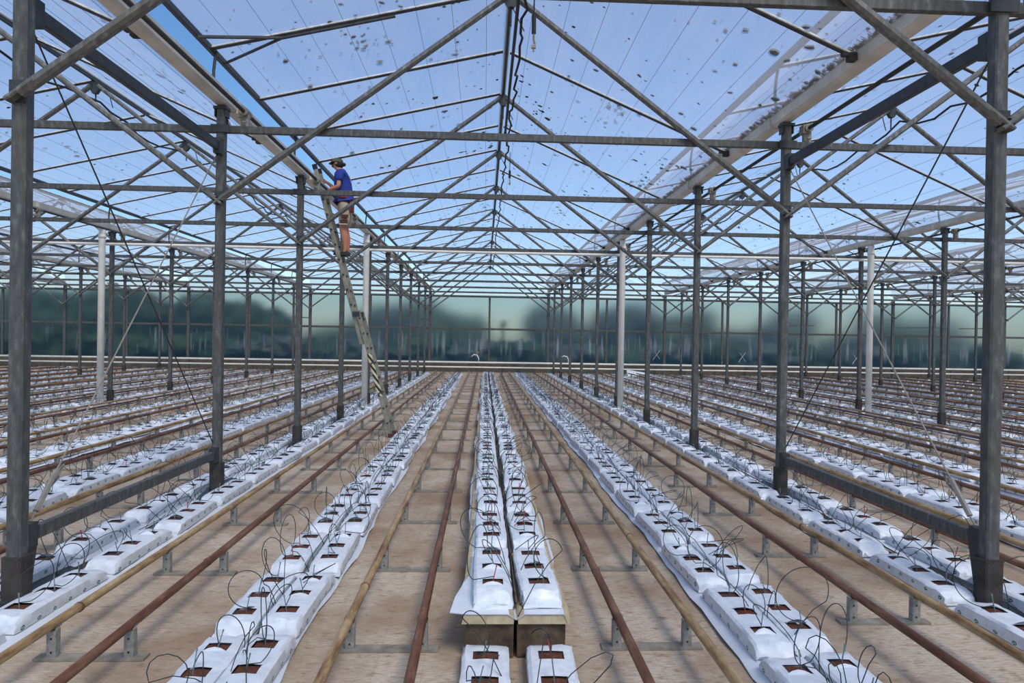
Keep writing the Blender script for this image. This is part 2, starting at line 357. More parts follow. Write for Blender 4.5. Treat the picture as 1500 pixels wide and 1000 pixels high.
for n in BAYS:
    cnt = 0
    for k in range(0, KW+1):
        y = YK(k)-(.2 if k == KW else 0)
        if not any(seen((W*n+a, y, zz), 5) for a in (-3, -1.5, 0, 1.5, 3) for zz in (ZJ, ZT, 5)): continue
        cnt += 1
        o = thing('roof_truss', (W*n, y, 0), 'galvanised roof truss, %s from the front in %s' % (nth(cnt), bayname(n)), 'roof truss', 'galvanised roof trusses')
        link('tie_beam', tie, o); link('truss_leg', legs[0], o); link('truss_leg', legs[1], o); link('apex_plate', apx, o)
# ------------------------------------------------------------------ roof: open vents (left slopes) and fixed slopes (right)
def filmgrid(a, b, y0, y1, nx=8, ny=60, sag=.012, seed=0):
    m = MB(); r = random.Random(seed); a = Vector(a); b = Vector(b); ph = [r.random()*6.3 for _ in range(4)]; secs = []
    for i in range(ny+1):
        y = y0+(y1-y0)*i/ny; q = []
        for k in range(nx+1):
            f = k/nx; p = a.lerp(b, f); e = math.sin(math.pi*f)
            q.append((p.x, y, p.z-e*sag*(1+math.sin(y*1.98+ph[0])+.5*math.sin(y*3.3+7*f+ph[1]))))
        secs.append(q)
    m.loft(secs); return m
def barmesh(a, b):
    m = MB(); a = Vector(a); b = Vector(b); m.beam(a, b, .03, .03, (0, 1, 0), 0)
    nrm = Vector((-(b-a).z, 0, (b-a).x)).normalized(); nrm = nrm if nrm.z > 0 else -nrm
    o_ = Vector((0, -.022, 0)); m.beam(a+nrm*.012+o_, b+nrm*.012+o_, .018, .02, (0, 1, 0), 1)
    return m.mesh('glazing_bar', ['steel_dark', 'bar_white'])
vbar = barmesh((-.05, 0, -.035), (VE[0], 0, VE[1]-ZR-.03)); rbar = barmesh((.05, 0, -.05), (HX-.1, 0, 4.47-ZR-.03))
ebr = MB(); ebr.box((0, 0, -.03), (.07, .07, .07)); ebr.box((-.05, 0, -.005), (.08, .05, .03)); ebr = ebr.mesh('end_bracket', 'sleeve')
stay = MB(); vz = lambda x: (VE[1]-ZR)*x/VE[0]-.06
stay.beam((VE[0]+.02, .05, vz(VE[0])), (-2.55, .42, vz(-2.55)), .03, .03); stay.beam((VE[0]+.02, .75, vz(VE[0])), (-2.55, .42, vz(-2.55)), .025, .025)
stay.beam((-2.55, .42, vz(-2.55)), (-1.3, .42, vz(-1.3)), .03, .03); stay = stay.mesh('corner_stay', 'steel_dark')
rk = MB(); pts = []
for i in range(9):
    f = i/8; pts.append((VE[0]+.05+(2.97-3.2+.28+.12)*f+.10*math.sin(math.pi*f)*-1, 0, VE[1]-ZR-.03-.85*f))
rk.tube(pts, .017, 6); rk = rk.mesh('rack_arm', 'steel_dark')
for n in BAYS:
    x = W*n; far = abs(n) > 1
    o = thing('roof_vent', (x, 0, ZR), 'open film roof slope lifted off its gutter in %s' % bayname(n), 'roof vent', 'lifted roof vents')
    f = filmgrid((-.04, 0, 0), (VE[0], 0, VE[1]-ZR), ROOF0, YW, 8, 30 if far else 60, .012, n+40).build('film', 'film', o, True)
    m = MB(); m.beam((VE[0], ROOF0, VE[1]-ZR-.02), (VE[0], YW, VE[1]-ZR-.02), .055, .075); m.build('edge_bar', 'steel_dark', o)
    for k2 in range(-1, 2*KW+1):
        y = YK(k2/2)
        if seen((x-1.6, y, 5.4), 600): link('glazing_bar', vbar, o, (0, y, 0))
    if n == 0: link('corner_stay', stay, o, (0, YK(1)-.42, 0))
    for k in range(0, KW):
        if seen((x-3.2, YK(k), 4.7), 60): link('rack_arm', rk, o, (0, YK(k)+.05, 0))
    m = MB()
    for i in range(8):
        g = (i+.7)/8.4; m.tube([(VE[0]*g, ROOF0, (VE[1]-ZR)*g-.022), (VE[0]*g, YW, (VE[1]-ZR)*g-.022)], .0022, 4, 0, False)
    tag(m.build('support_wires', 'steel_dark', o), None, None, None, 'stuff')
    o = thing('roof_slope', (x, 0, ZR), 'closed film roof slope reaching its gutter in %s' % bayname(n), 'roof', 'fixed film roof slopes')
    filmgrid((.04, 0, 0), (HX-.06, 0, 4.47-ZR), ROOF0, YW, 8, 30 if far else 60, .012, n+80).build('film', 'film', o, True)
    for k in range(-1, KW):
        y = YK(k+.5)
        if seen((x+1.6, y, 5), 600):
            link('glazing_bar', rbar, o, (0, y, 0))
            if n in (-1, 0, 1): link('end_bracket', ebr, o, (HX-.13, y, 4.47-ZR))
    m = MB()
    for i in range(8):
        g = (i+.7)/8.4; m.tube([((HX-.06)*g, ROOF0, (4.47-ZR)*g-.022), ((HX-.06)*g, YW, (4.47-ZR)*g-.022)], .0022, 4, 0, False)
    tag(m.build('support_wires', 'steel_dark', o), None, None, None, 'stuff')
    # ridge
    o = thing('ridge_beam', (x, 0, ZR), 'dark ridge bar at the top of %s' % bayname(n), 'beam', 'ridge bars')
    m = MB(); m.beam((0, ROOF0, -.02), (0, YW, -.02), .036, .055); m.build('bar', 'steel_dark', o)
    m = MB(); m.beam((0, ROOF0, .03), (0, YW, .03), .07, .02); m.build('cap_strip', 'bar_white', o)
    r = random.Random(n+5); m = MB(); pts = []; y = ROOF0; i = 0
    cx = .17 if n == 0 else .1
    while y < YW-1:
        pts.append((x+cx+r.uniform(-.035, .035)-(.05*min(1, max(0, (y-6)/8)) if n == 0 else 0), y, 5.47+r.uniform(-.06, .04)-(0 if n == 0 else .2*math.sin(math.pi*((y-Y0) % S)/S))))
        y += .24 if n == 0 else .4; i += 1
    m.tube(pts, .016, 6); 
    q = thing('ridge_cable', (0, 0, 0), 'wavy black cable hanging under the ridge of %s' % bayname(n), 'cable', 'ridge cables'); m.build('cable', 'black', q, True)
    for k in range(0, KW):
        if seen((x, YK(k)+.3, 5.5)): m = MB(); m.beam((x+cx, YK(k)+.3, 5.45), (x+.02, YK(k)+.3, 5.74), .012, .012); m.build('hanger', 'steel_dark', q)
o = thing('spray_tube', (.07, 0, 5.5), 'straight black tube slung below the centre ridge', 'tube')
m = MB(); m.tube([(0, ROOF0, 0), (0, 11.9, 0)], .021, 8); m.build('tube', 'black', o, True)
m = MB(); m.tube([(0, 11.85, 0), (0, 11.95, 0)], .027, 8); m.build('end_cap', 'steel_dark', o)
for k, (yy, s_) in enumerate(((6.58, 1), (13.0, .8))):
    o = thing('hanging_nozzle', (.2, yy, 5.45), ('black spray nozzle hanging nearest under the centre ridge', 'black spray nozzle hanging farther back under the centre ridge')[k], 'nozzle')
    m = MB(); m.tube([(0, 0, .02), (0, 0, -.42*s_)], .007, 5); m.build('drop_tube', 'black', o)
    m = MB(); m.tube([(0, 0, -.42*s_), (0, 0, -.60*s_)], .022, 8); m.build('weight', 'black', o)
    m = MB(); m.tube([(0, 0, -.60*s_), (0, 0, -.66*s_), (.01, 0, -.7*s_)], .012, 6); m.box((0, 0, -.73*s_), (.045, .03, .03)); m.tube([(0, 0, -.72*s_), (.0, 0, -.78*s_)], .01, 6); m.build('nozzle_head', 'alu', o)
# ------------------------------------------------------------------ gutters and vent drive
gsec = [(-.10, .12), (-.088, .125), (-.07, .02), (-.045, 0), (.045, 0), (.07, .02), (.088, .125), (.10, .12), (.083, .012), (.05, -.014), (-.05, -.014), (-.083, .012)]
for j in LINES:
    x = XL(j)
    o = thing('rain_gutter', (x, 0, ZG), 'cream metal rain gutter along the top of %s' % linename(j), 'gutter', 'cream rain gutters')
    m = MB(); m.loft([[(a, ROOF0, b) for a, b in gsec], [(a, YW-.2, b) for a, b in gsec]], True); m.build('channel', 'gutter', o)
    js = MB(); js.box((0, .25, .045), (.212, .07, .135)); js = js.mesh('joint_sleeve', 'gutter') if j == LINES[0] else bpy.data.meshes['joint_sleeve']
    for k in range(0, KW):
        if seen((x, YK(k), 4.3), 40): link('joint_sleeve', js, o, (0, YK(k), 0))
    q = thing('vent_drive', (x+.25, 0, 4.30), 'dark vent drive shaft beside the gutter of %s' % linename(j), 'drive shaft', 'vent drive shafts')
    m = MB(); m.tube([(0, ROOF0, 0), (0, YW-.3, 0)], .022, 8); m.build('shaft', 'steel_dark', q, True)
    gb = MB(); gb.tube([(0, -.05, 0), (0, .09, 0)], .05, 10); gb.box((-.03, .02, -.01), (.07, .1, .1)); gb.tube([(0, .09, 0), (0, .13, 0)], .036, 8)
    gb = gb.mesh('gearbox', 'alu') if j == LINES[0] else bpy.data.meshes['gearbox']
    bm_ = MB(); bm_.box((0, .02, -.09), (.085, .055, .13)); bm_.tube([(-.02, -.03, -.12), (.02, -.03, -.12)], .012, 6); bm_ = bm_.mesh('bracket', 'upright') if j == LINES[0] else bpy.data.meshes['bracket']
    for k in range(0, KW):
        if seen((x, YK(k), 4.3), 40): link('bracket', bm_, link('gearbox', gb, q, (0, YK(k), 0)))
# white collector pipe and downpipes at the fifth frame
o = thing('collector_pipe', (0, YK(4)-.12, ZT-.085), 'long white plastic pipe running crosswise below the tie beams', 'pipe')
m = MB(); m.tube([(-16.5, 0, 0), (-8, 0, .01), (0, 0, -.01), (8, 0, .01), (16.5, 0, 0)], .036, 8); m.build('pipe', 'pvc', o, True)
for j, nm in ((-2, 'leftmost white downpipe standing beside a far left post'), (-1, 'white downpipe behind the ladder left of the centre row'), (0, 'white downpipe just right of the centre row'), (1, 'rightmost white downpipe standing beside a far right post')):
    o = thing('downpipe', (XL(j), YK(4)-.44, 0), nm, 'downpipe')
    m = MB(); m.tube([(0, 0, .03), (0, 0, 4.25), (0, 0, 4.35)], .075, 12); m.build('pipe', 'pvc', o, True)
    for zz in (4.12, .03):
        m = MB(); m.tube([(0, 0, zz), (0, 0, zz+.08)], .085, 12); m.build('collar', 'pvc', o, True)
# leaf specks and moss on the film
m = MB(); r = random.Random(3)
def speck(x, y, z, sx, a, b, ang):
    ca, sa = math.cos(ang), math.sin(ang); vs = []
    for i in range(7):
        t_ = 6.2832*i/7; q = r.uniform(.7, 1.2); u, v = a*q*math.cos(t_), b*q*math.sin(t_); u, v = u*ca-v*sa, u*sa+v*ca
        vs.append((x+u, y+v, z+u*sx+.002))
    vs += [(p[0], p[1], p[2]+.004) for p in vs]
    m.add(vs, [tuple(range(6, -1, -1)), tuple(range(7, 14))]+[(i, (i+1) % 7, 7+(i+1) % 7, 7+i) for i in range(7)])
for n in (-2, -1, 0, 1, 2):
    for sgn in (-1, 1):
        cl = [(r.random(), r.uniform(4, 30)) for _ in range(26)]
        for i in range(1300 if n == 0 else 700):
            g = r.random(); y = 4.3+28*r.random()**1.6
            if r.random() < .4: c_ = r.choice(cl); g = min(.97, max(.02, c_[0]+r.gauss(0, .04))); y = c_[1]+r.gauss(0, .25)
            sl = (VE[1]-ZR)/VE[0] if sgn < 0 else (4.47-ZR)/(HX-.06); xx = (VE[0] if sgn < 0 else HX-.06)*(.03+.95*g)
            a = min(.06, .016*math.exp(r.gauss(0, .65))); speck(W*n+xx, y, ZR+sl*xx+.004, sl, a, a*r.uniform(.5, .9), r.random()*3)
tag(m.build('leaf_specks', 'debris'), 'dark specks of leaf and dirt scattered over the film roof', 'debris', None, 'stuff')
m = MB(); x, y = 2.42, 5.55; sl = (4.47-ZR)/(HX-.06)
r = random.Random(9); speck(x, y, ZR+sl*x+.006, sl, .075, .045, .4)
tag(m.build('dead_leaf', 'moss'), 'large brown dead leaf lying on the film right of the centre ridge', 'leaf')
m = MB(); r = random.Random(4)
for i in range(2400):
    y = r.uniform(4.4, 18); g = .975-abs(r.gauss(0, .008)); x = (HX-.06)*g; z_ = ZR+sl*x+.012; l_ = r.uniform(.015, .06)
    a = r.uniform(-.5, .5)+3.14; m.beam((x+.06, y, z_+.06*sl), (x+.06+l_*math.cos(a), y+l_*math.sin(a), z_+sl*(.06+l_*math.cos(a))), .008, .008, (0, 0, 1), 0, .2)
tag(m.build('moss_fringe', 'moss'), 'brown moss and needles caught along the right gutter edge', 'moss', None, 'stuff')
# ------------------------------------------------------------------ crop rows
ROWS = []                                             # (X, spread of the two slab lines, base height, index)
def rowset():
    L = []
    for n in range(-5, 6):
        for a in (-1.53, 0, 1.53): L.append((W*n+a, .13, .05))
        L.append((W*(n+.5), .22, .05))
    L.sort(); return L
R0 = rowset(); ci = min(range(len(R0)), key=lambda i: abs(R0[i][0]))
YE = 33.3
ZC = lambda y: .265-.0056*(max(y, 3.75)-3.75)          # the centre row falls gently towards the end wall
def rowstart(X): return max(2.2, abs(X+.24)/.80-1.2)
def rowname(i): return 'centre row' if i == 0 else '%s row %s of centre' % (nth(abs(i)), side_word(i))
for q_, (X, sp, zb) in enumerate(R0):
    i = q_-ci
    if abs(X) > 30 or rowstart(X) > YE-3: continue
    xm = X
    if i == 0: X = xm = -.035
    post = sp > .2
    if post: xm = X+(.06 if X > 0 else -.06)
    sp2 = .225 if post else sp
    if i == 0: sp2 = .14
    ROWS.append((i, xm, sp2, .265 if i == 0 else zb, post))
for i, X, sp, zb, post in ROWS:
    ys = rowstart(X); near = abs(i) < 5
    # white sheet under the slabs
    r = random.Random(i+99); m = MB(); secs = []; st = .22 if near else .6; y = ys if i else 3.74
    hw = sp+(.125 if i == -1 else .145)
    if i == 0: hw = sp+.175
    ph = r.random()*6
    while y < YE:
        e1 = .02*math.sin(y*1.7+ph)+r.uniform(-.012, .012); e2 = .02*math.sin(y*2.1+ph)+r.uniform(-.012, .012)
        zl, zr = r.uniform(.008, .03), r.uniform(.008, .03)
        if i == 0: zb = ZC(y)
        if i == 0: zl, zr = zb-.035-r.random()*.03, zb-.035-r.random()*.03
        lead = .0
        if i == 0 and y < 4.3: e1 += .05*(4.3-y)/.5+.0; zl = zb-.01+r.uniform(0, .03)
        secs.append([(X-hw-e1, y, zl), (X-hw+.045, y, zb), (X-.05, y, zb), (X, y, zb-.025 if i else zb-.03), (X+.05, y, zb), (X+hw-.045, y, zb), (X+hw+e2, y, zr)])
        y += st
    m.loft(secs)
    # folded underside gives the sheet thickness
    m.loft([[(p[0], p[1], p[2]-.004) for p in q] for q in secs])
    tag(m.build('white_sheet', 'white_sheet', None, True), 'white plastic sheet laid under the slabs of %s' % rowname(i), 'plastic sheet', 'white sheets under the rows')
    # board below
    o = thing('base_board', (X, 0, 0), 'brown board bed under %s' % rowname(i), 'board', 'board beds under the rows')
    m = MB()
    if i == 0: pass
    else:
        m.box((0, (ys+YE)/2, .012), (2*hw-.12, YE-ys, .02))
    if i: m.build('board', 'board', o)
    else: bpy.data.objects.remove(o)
    # supply hose in the middle
    r = random.Random(i+7); m = MB()
    for h_ in range(3 if i == 0 else (2 if near else 1)):
        pts = []; y = ys if i else 3.86
        zz = zb-.005 if i else 0
        while y < YE:
            zq = zz if i else (.05 if y < 3.7 else ZC(y)-.005)
            pts.append((X+r.uniform(-.022, .022)+(.016 if h_ else 0), y, zq+.012*h_+r.uniform(0, .012))); y += .5 if near else 1.2
        m.tube(pts, .011 if h_ == 0 else .0075, 5)
    tag(m.build('supply_hose', 'hose', None, True), 'dark irrigation hose lying between the two slab lines of %s' % rowname(i), 'hose', 'irrigation hoses')
# centre row plinth: dirty foam boards and blocks at the front end
for sgn, sd in ((-1, 'left'), (1, 'right')):
    X = -.035
    r = random.Random(5+sgn)
    def blk(name, x0, x1, y0, y1, zz0, zz1, mat, lb, cat, wob):
        m = MB(); secs = []; nn = 14
        for i in range(nn+1):
            y = y0+(y1-y0)*(i/nn)**2
            w_ = lambda: r.uniform(-wob, wob)
            k = .012; z0, z1 = zz0*ZC(y)/.265, zz1*ZC(y)/.265
            secs.append([(x0+w_(), y, z0), (x1+w_(), y, z0), (x1+w_(), y, z1-k), (x1-k, y, z1+w_()*.6), ((x0+x1)/2, y, z1+w_()*.6), (x0+k, y, z1+w_()*.6), (x0+w_(), y, z1-k)])
        m.loft(secs, True); m.add(secs[0], [tuple(range(6, -1, -1))]); m.add(secs[-1], [tuple(range(7))])
        tag(m.build(name, mat), lb, cat)
    xi, xo = X+sgn*.008, X+sgn*.285
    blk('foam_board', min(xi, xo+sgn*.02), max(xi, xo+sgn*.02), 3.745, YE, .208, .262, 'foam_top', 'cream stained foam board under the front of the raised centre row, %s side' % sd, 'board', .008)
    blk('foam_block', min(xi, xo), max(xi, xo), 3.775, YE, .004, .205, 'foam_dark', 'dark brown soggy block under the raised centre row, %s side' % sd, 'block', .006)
# ---- slabs
LEN, WID, HGT = .93, .225, .088
HOLES = (-.27, 0., .27)
def bagmesh(seed):
    """wrinkled bag with three cut openings; returns the mesh"""
    r = random.Random(seed); m = MB(); hw = WID/2
    st = [-.465, -.448, -.405]
    for h in HOLES: st += [h-.085, h-.046, h, h+.046]
    st = sorted(set(st+[.355, .405, .448, .465]))
    uvs = []; secs = []
    px = [(-hw-.004, .0), (-hw-.006, .03), (-hw-.002, .072), (-hw+.014, .085), (-.062, HGT), (0, HGT+.003), (.062, HGT), (hw-.014, .085), (hw+.002, .072), (hw+.006, .03), (hw+.004, .0)]
    vl = [0]
    for a, b in zip(px, px[1:]): vl.append(vl[-1]+math.hypot(b[0]-a[0], b[1]-a[1]))
    sk = r.uniform(-.012, .012); ph = r.random()*6
    for y in st:
        e = min(1, max(0, (abs(y)-.385)/.08)); fl = 1-.72*e**1.8
        q = []
        for k, (x, z) in enumerate(px):
            wr = r.uniform(-.006, .006) if e == 0 else r.uniform(-.009, .009)
            inh = abs(x) < .07 and e == 0
            zz = z*fl+(0 if k in (0, 10) else (wr*.35 if inh else wr*(.7+e)))
            xx = x*(1-.05*e)+sk*math.sin(y*3+ph)+(wr*.6 if not inh else 0)
            if e > .9 and 2 < k < 8: zz = max(.012, zz+r.uniform(-.006, .012))
            q.append((xx, y+(r.uniform(-.018, .018) if e > .9 else 0), max(0.001, zz)))
        secs.append(q)
    n = len(px); fs = []
    m.v = [p for q in secs for p in q]
    hol = []
    for i in range(len(st)-1):
        mid = (st[i]+st[i+1])/2
        for k in range(n-1):
            if k in (4, 5) and any(abs(mid-h) < .046 for h in HOLES): continue
            fs.append((i*n+k, i*n+k+1, (i+1)*n+k+1, (i+1)*n+k))
    fs.append(tuple(range(n))[::-1]); fs.append(tuple(range((len(st)-1)*n, len(st)*n)))
    m.f = fs; m.mi = [0]*len(fs)
    me = m.mesh('slab_bag', 'bag', False)
    uvl = me.uv_layers.new(name='UVMap'); idx = np.zeros(len(me.loops), int); me.loops.foreach_get('vertex_index', idx)
    vv = np.array([(st[i//n]+.465, vl[i % n]) for i in range(len(m.v))]); 
    uvl.data.foreach_set('uv', vv[idx].astype(np.float32).ravel())
    sm_ = [True]*len(me.polygons); me.polygons.foreach_set('use_smooth', sm_); me.set_sharp_from_angle(angle=.5)
    return me
def coirmesh(seed):
    r = random.Random(seed); m = MB(); nx, ny = 3, 2
    secs = [[((-.066+.132*k/nx), -.05+.10*i/ny, r.uniform(-.004, .004)) for k in range(nx+1)] for i in range(ny+1)]
    m.loft(secs); b = [(-.066, -.05, -.03), (.066, -.05, -.03), (.066, .05, -.03), (-.066, .05, -.03)]
    m.add(b, [(3, 2, 1, 0)]); return m.mesh('coir_opening', 'coir')
# lifted flap at the cut
def flapmesh(seed):
    r = random.Random(seed); m = MB(); h = r.uniform(.012, .03); sec = []
    for k in range(5):
        x = -.064+.128*k/4; b = h*math.sin(math.pi*k/4); sec.append([(x, -.052, .0), (x, -.05+.012*b/h, b*.7), (x, -.04+.012*b/h, b)])
    m.loft(sec); m.loft([[(p[0], p[1]-.0025, p[2]+.0005) for p in q] for q in sec]); me = m.mesh('flap', 'white_sheet', True); return me
BAG = [bagmesh(s) for s in range(6)]; COIR = [coirmesh(s) for s in range(4)]; FLAP = [flapmesh(s) for s in range(4)]
slabs = []
PH = {0: (3.80, 3.80), -1: (3.87, 3.90), 1: (3.60, 3.66), -2: (3.3, 3.95), 2: (3.35, 3.85)}
for i, X, sp, zb, post in ROWS:
    r = random.Random(1000+i); ph = PH.get(i, (r.random(), r.random()))
    for li, sgn in enumerate((-1, 1)):
        y = ph[li] % 1.0 + math.floor(rowstart(X))-1
        while y < YE-.5:
            yc = y+LEN/2+.02; z = zb
            if i == 0: z = .03 if yc < 3.78 else ZC(yc)
            if i == 0 and yc < 3.78: yc = 3.29-1.0*round(3.29-yc)
            slabs.append((i, sgn, X+sgn*(sp+(.03 if z < .04 else 0)), yc, z, post)); y += 1.0
vis = [s for s in slabs if any(seen((s[2], s[3]+d_, s[4]+.08)) for d_ in (-.4, 0, .4)) and s[3] > 2]
vis.sort(key=lambda s: (Vector((s[2], s[3], s[4]))-CAM).length)
ind = set(vis[:300]); near_v = [s for s in slabs if s not in ind and any(seen((s[2], s[3]+d_, .1), 350) for d_ in (-.4, 0, .4)) and s[3] > 1.2]
counts = {}
holes_all = []
for s in sorted(ind, key=lambda s: s[3]):
    i, sgn, X, Y, z, post = s; r = random.Random(hash((i, sgn, round(Y*10))))
    c = counts[(i, sgn)] = counts.get((i, sgn), 0)+1
    o = link('substrate_slab', random.choice(BAG), None, (X+r.uniform(-.01, .01), Y, z+.002), r.uniform(-.022, .022)+(math.pi if r.random() < .5 else 0))
    o.rotation_euler.x = r.uniform(-.008, .008)
    if z < .04: o.scale.x = 1.1
    tag(o, 'white substrate slab, %s from the front, %s line, %s' % (nth(c), 'left' if sgn < 0 else 'right', rowname(i)), 'substrate slab', 'white substrate slabs')
    for h in HOLES:
        q = link('coir_opening', r.choice(COIR), o, (0, h, HGT-.012))
        if r.random() < .45 : link('flap', r.choice(FLAP), q, (0, 0, .01), math.pi if r.random() < .4 else 0)
        ry = o.rotation_euler.z; holes_all.append((i, sgn, o.location.x-math.sin(ry)*h, Y+math.cos(ry)*h, z+HGT, post, X-sgn*({True: .225, False: .13}[post])))
# remaining slabs: one joined mesh of lighter slabs
base_v = np.array([(-.105, -.46, 0), (-.10, -.44, .055), (-.075, -.40, .083), (.075, -.40, .083), (.10, -.44, .055), (.105, -.46, 0),
                   (-.105, .46, 0), (-.10, .44, .055), (-.075, .40, .083), (.075, .40, .083), (.10, .44, .055), (.105, .46, 0)], float)
base_f = [(k, k+1, k+7, k+6) for k in range(5)]+[(5, 4, 3, 2, 1, 0), (6, 7, 8, 9, 10, 11)]
hv = []; hf = []
for h in HOLES:
    o_ = 12+len(hv); hv += [(-.058, h-.046, .092), (.058, h-.046, .092), (.058, h+.046, .092), (-.058, h+.046, .092)]; hf.append((o_, o_+1, o_+2, o_+3))
allv = np.vstack([base_v, np.array(hv)]); m = MB()
for s in near_v:
    i, sgn, X, Y, z, post = s; a = rng.normal(0, .02); ca, sa = math.cos(a), math.sin(a); sc_ = rng.uniform(.9, 1.12)
    jt = rng.normal(0, .0035, (len(allv), 3)); jt[12:] = 0; v = allv+jt*np.array([1, 1, 1]); v[:, 2] = np.maximum(v[:, 2]*sc_, 0)
    P = np.column_stack([X+v[:, 0]*ca-v[:, 1]*sa, Y+v[:, 0]*sa+v[:, 1]*ca, z+.002+v[:, 2]])
    o_ = len(m.v); m.v += P.tolist(); m.f += [tuple(k+o_ for k in f) for f in base_f+hf]; m.mi += [0]*len(base_f)+[1]*len(hf)
    for h in HOLES: holes_all.append((i, sgn, X, Y+h, z+HGT, post, X-sgn*({True: .225, False: .13}[post])))
tag(m.build('distant_slabs', ['white_sheet', 'coir']), 'far white substrate slabs running on in rows to the end wall', 'substrate slabs', None, 'stuff')
# ---- drip tubes with stakes
def drippath(X, Y, Z, xm, zm, r, seg):
    sg = 1 if xm > X else -1
    p0 = Vector((X+r.uniform(-.03, .03), Y+r.uniform(-.02, .02), Z+.03)); p3 = Vector((xm+r.uniform(-.03, .03), Y+r.uniform(-.35, .35), zm))
    h = r.uniform(.10, .30); ou = -sg*r.uniform(-.06, .26)
    if r.random() < .6:
        p1 = p0+Vector((ou, r.uniform(-.25, .25), h*1.3)); p2 = p3+Vector((r.uniform(-.14, .14), r.uniform(-.25, .25), h*1.1))
    else:                                             # full loop thrown out over the slab edge
        p1 = p0+Vector((ou*2.2, r.uniform(-.45, .45), h*1.2)); p2 = p3+Vector((-sg*r.uniform(.0, .38), r.uniform(-.45, .45), h*1.6))
    if seg >= 8 and r.random() < .5:                  # a coil standing up over the slab
        R_ = r.uniform(.09, .17); az = r.uniform(0, 6.28); dv = Vector((math.cos(az), math.sin(az), r.uniform(-.2, .2))); a0 = r.uniform(-1.9, -1.2); tl_ = r.uniform(3.6, 5.6)
        c0 = p0+Vector((ou*.4, 0, R_*.95)); nn = seg*2 if seg > 10 else seg+3; out = [p0]
        for k in range(nn):
            a = a0+tl_*k/(nn-1); out.append(c0+dv*(R_*math.cos(a)+.03*k/nn)+Vector((0, 0, R_*math.sin(a))))
        e_ = out[-1]
        for k in (1, 2, 3): out.append(e_.lerp(p3, k/3)+Vector((0, 0, .05*math.sin(math.pi*k/3))))
        return p0, out
    out = []
    for k in range(seg+1):
        t_ = k/seg; u = 1-t_; out.append(p0*u**3+p1*3*u*u*t_+p2*3*u*t_*t_+p3*t_**3)
    return p0, out
vh = [h for h in holes_all if seen(h[2:5])]
vh.sort(key=lambda h: (Vector(h[2:5])-CAM).length); indh = set(vh[:300]); dc = {}
STK = []
for mt in ('stake_grey', 'stake_red'):
    m = MB(); m.tube([(0, 0, -.03), (0, 0, .06)], .0032, 5); m.box((0, 0, .06), (.007, .006, .012)); STK.append(m.mesh('stake', mt))
for h in sorted(indh, key=lambda h: h[3]):
    i, sgn, X, Y, Z, post, xm = h; r = random.Random(hash((i, sgn, round(Y*100), 5))); zm = Z-.07
    p0, pts = drippath(X, Y, Z, xm, zm, r, 16)
    c = dc[(i, sgn)] = dc.get((i, sgn), 0)+1
    o = thing('drip_tube', p0, 'thin drip tube, %s from the front, %s line, %s' % (nth(c), 'left' if sgn < 0 else 'right', rowname(i)), 'drip tube', 'thin drip tubes')
    m = MB(); m.tube([p-p0 for p in pts], .0028, 5); m.build('tube', 'tube', o, True)
    q = link('stake', STK[1 if r.random() < .13 else 0], o, (0, 0, -.01)); q.rotation_euler = (r.uniform(-.25, .25), r.uniform(-.25, .25), 0); q.scale = (1, 1, r.uniform(1, 1.5))
m = MB()
for h in holes_all:
    if h in indh: continue
    i, sgn, X, Y, Z, post, xm = h
    if not seen((X, Y, Z), 120): continue
    D = math.hypot(X, Y); r = random.Random(hash((i, sgn, round(Y*100), 6)))
    if D > 20 and r.random() < .45: continue
    p0, pts = drippath(X, Y, Z, xm, Z-.07, r, 8 if D < 12 else 5)
    m.tube(pts, .003 if D < 14 else .0042, 3, 0, False); m.tube([p0+Vector((0, 0, -.05)), p0+Vector((r.uniform(-.02, .02), 0, .04))], .004 if D < 14 else .006, 3, 1, False)
tag(m.build('distant_drip_tubes', ['tube', 'stake_grey']), 'tangle of thin drip tubes over the far slab rows', 'drip tubes', None, 'stuff')
# black liner round the post feet
for j in LINES:
    c = 0
    for k in range(0, KW):
        x, y = XL(j), YK(k)
        if not seen((x, y, .1)) or math.hypot(x, y) > 24: continue
        c += 1; r = random.Random(j*50+k); m = MB(); secs = []
        dx = .06 if x > 0 else -.06
        for t_ in range(9):
            f = t_/8; ww = .115*math.sin(math.pi*(.08+.84*f))**.6; yy = y-.42+1.15*f
            secs.append([(x+dx*f-ww, yy, .075), (x+dx*f-ww*.5, yy, .062+r.uniform(0, .008)), (x+dx*f+ww*.5, yy, .062+r.uniform(0, .008)), (x+dx*f+ww, yy, .085)])
        m.loft(secs); m.loft([[(p[0], p[1], p[2]-.004) for p in q] for q in secs])
        tag(m.build('black_liner', 'black_film', None, True), 'black liner at the foot of the %s post, %s' % (nth(c), linename(j)), 'liner', 'black liners at the post feet')
# ------------------------------------------------------------------ pipe rails and their supports
AIS = []
for n in range(-5, 6):
    for a in (-2.4, -.78, .78, 2.4): AIS.append(W*n+a)
AIS = sorted(a for a in AIS if rowstart(a) < YE-3); neg = [a for a in AIS if a < 0]; posi = [a for a in AIS if a > 0]
def aname(a):
    k = len(neg)-neg.index(a) if a < 0 else posi.index(a)+1
    return 'the %s aisle %s of centre' % (nth(k), side_word(a))
ZRAIL = .195; RR = .0265
pl = MB(); pl.box((0, 0, .009), (.60, .075, .014)); pl = pl.mesh('base_plate', 'conc')
up = MB(); up.box((0, -.018, .085), (.052, .006, .165)); up.box((-.024, 0, .085), (.006, .036, .165)); up.box((.024, 0, .085), (.006, .036, .165))
for zz in (.045, .12): up.tube([(0, -.022, zz), (0, -.0235, zz)], .006, 6, 1)
up = up.mesh('upright', ['upright', 'black'])
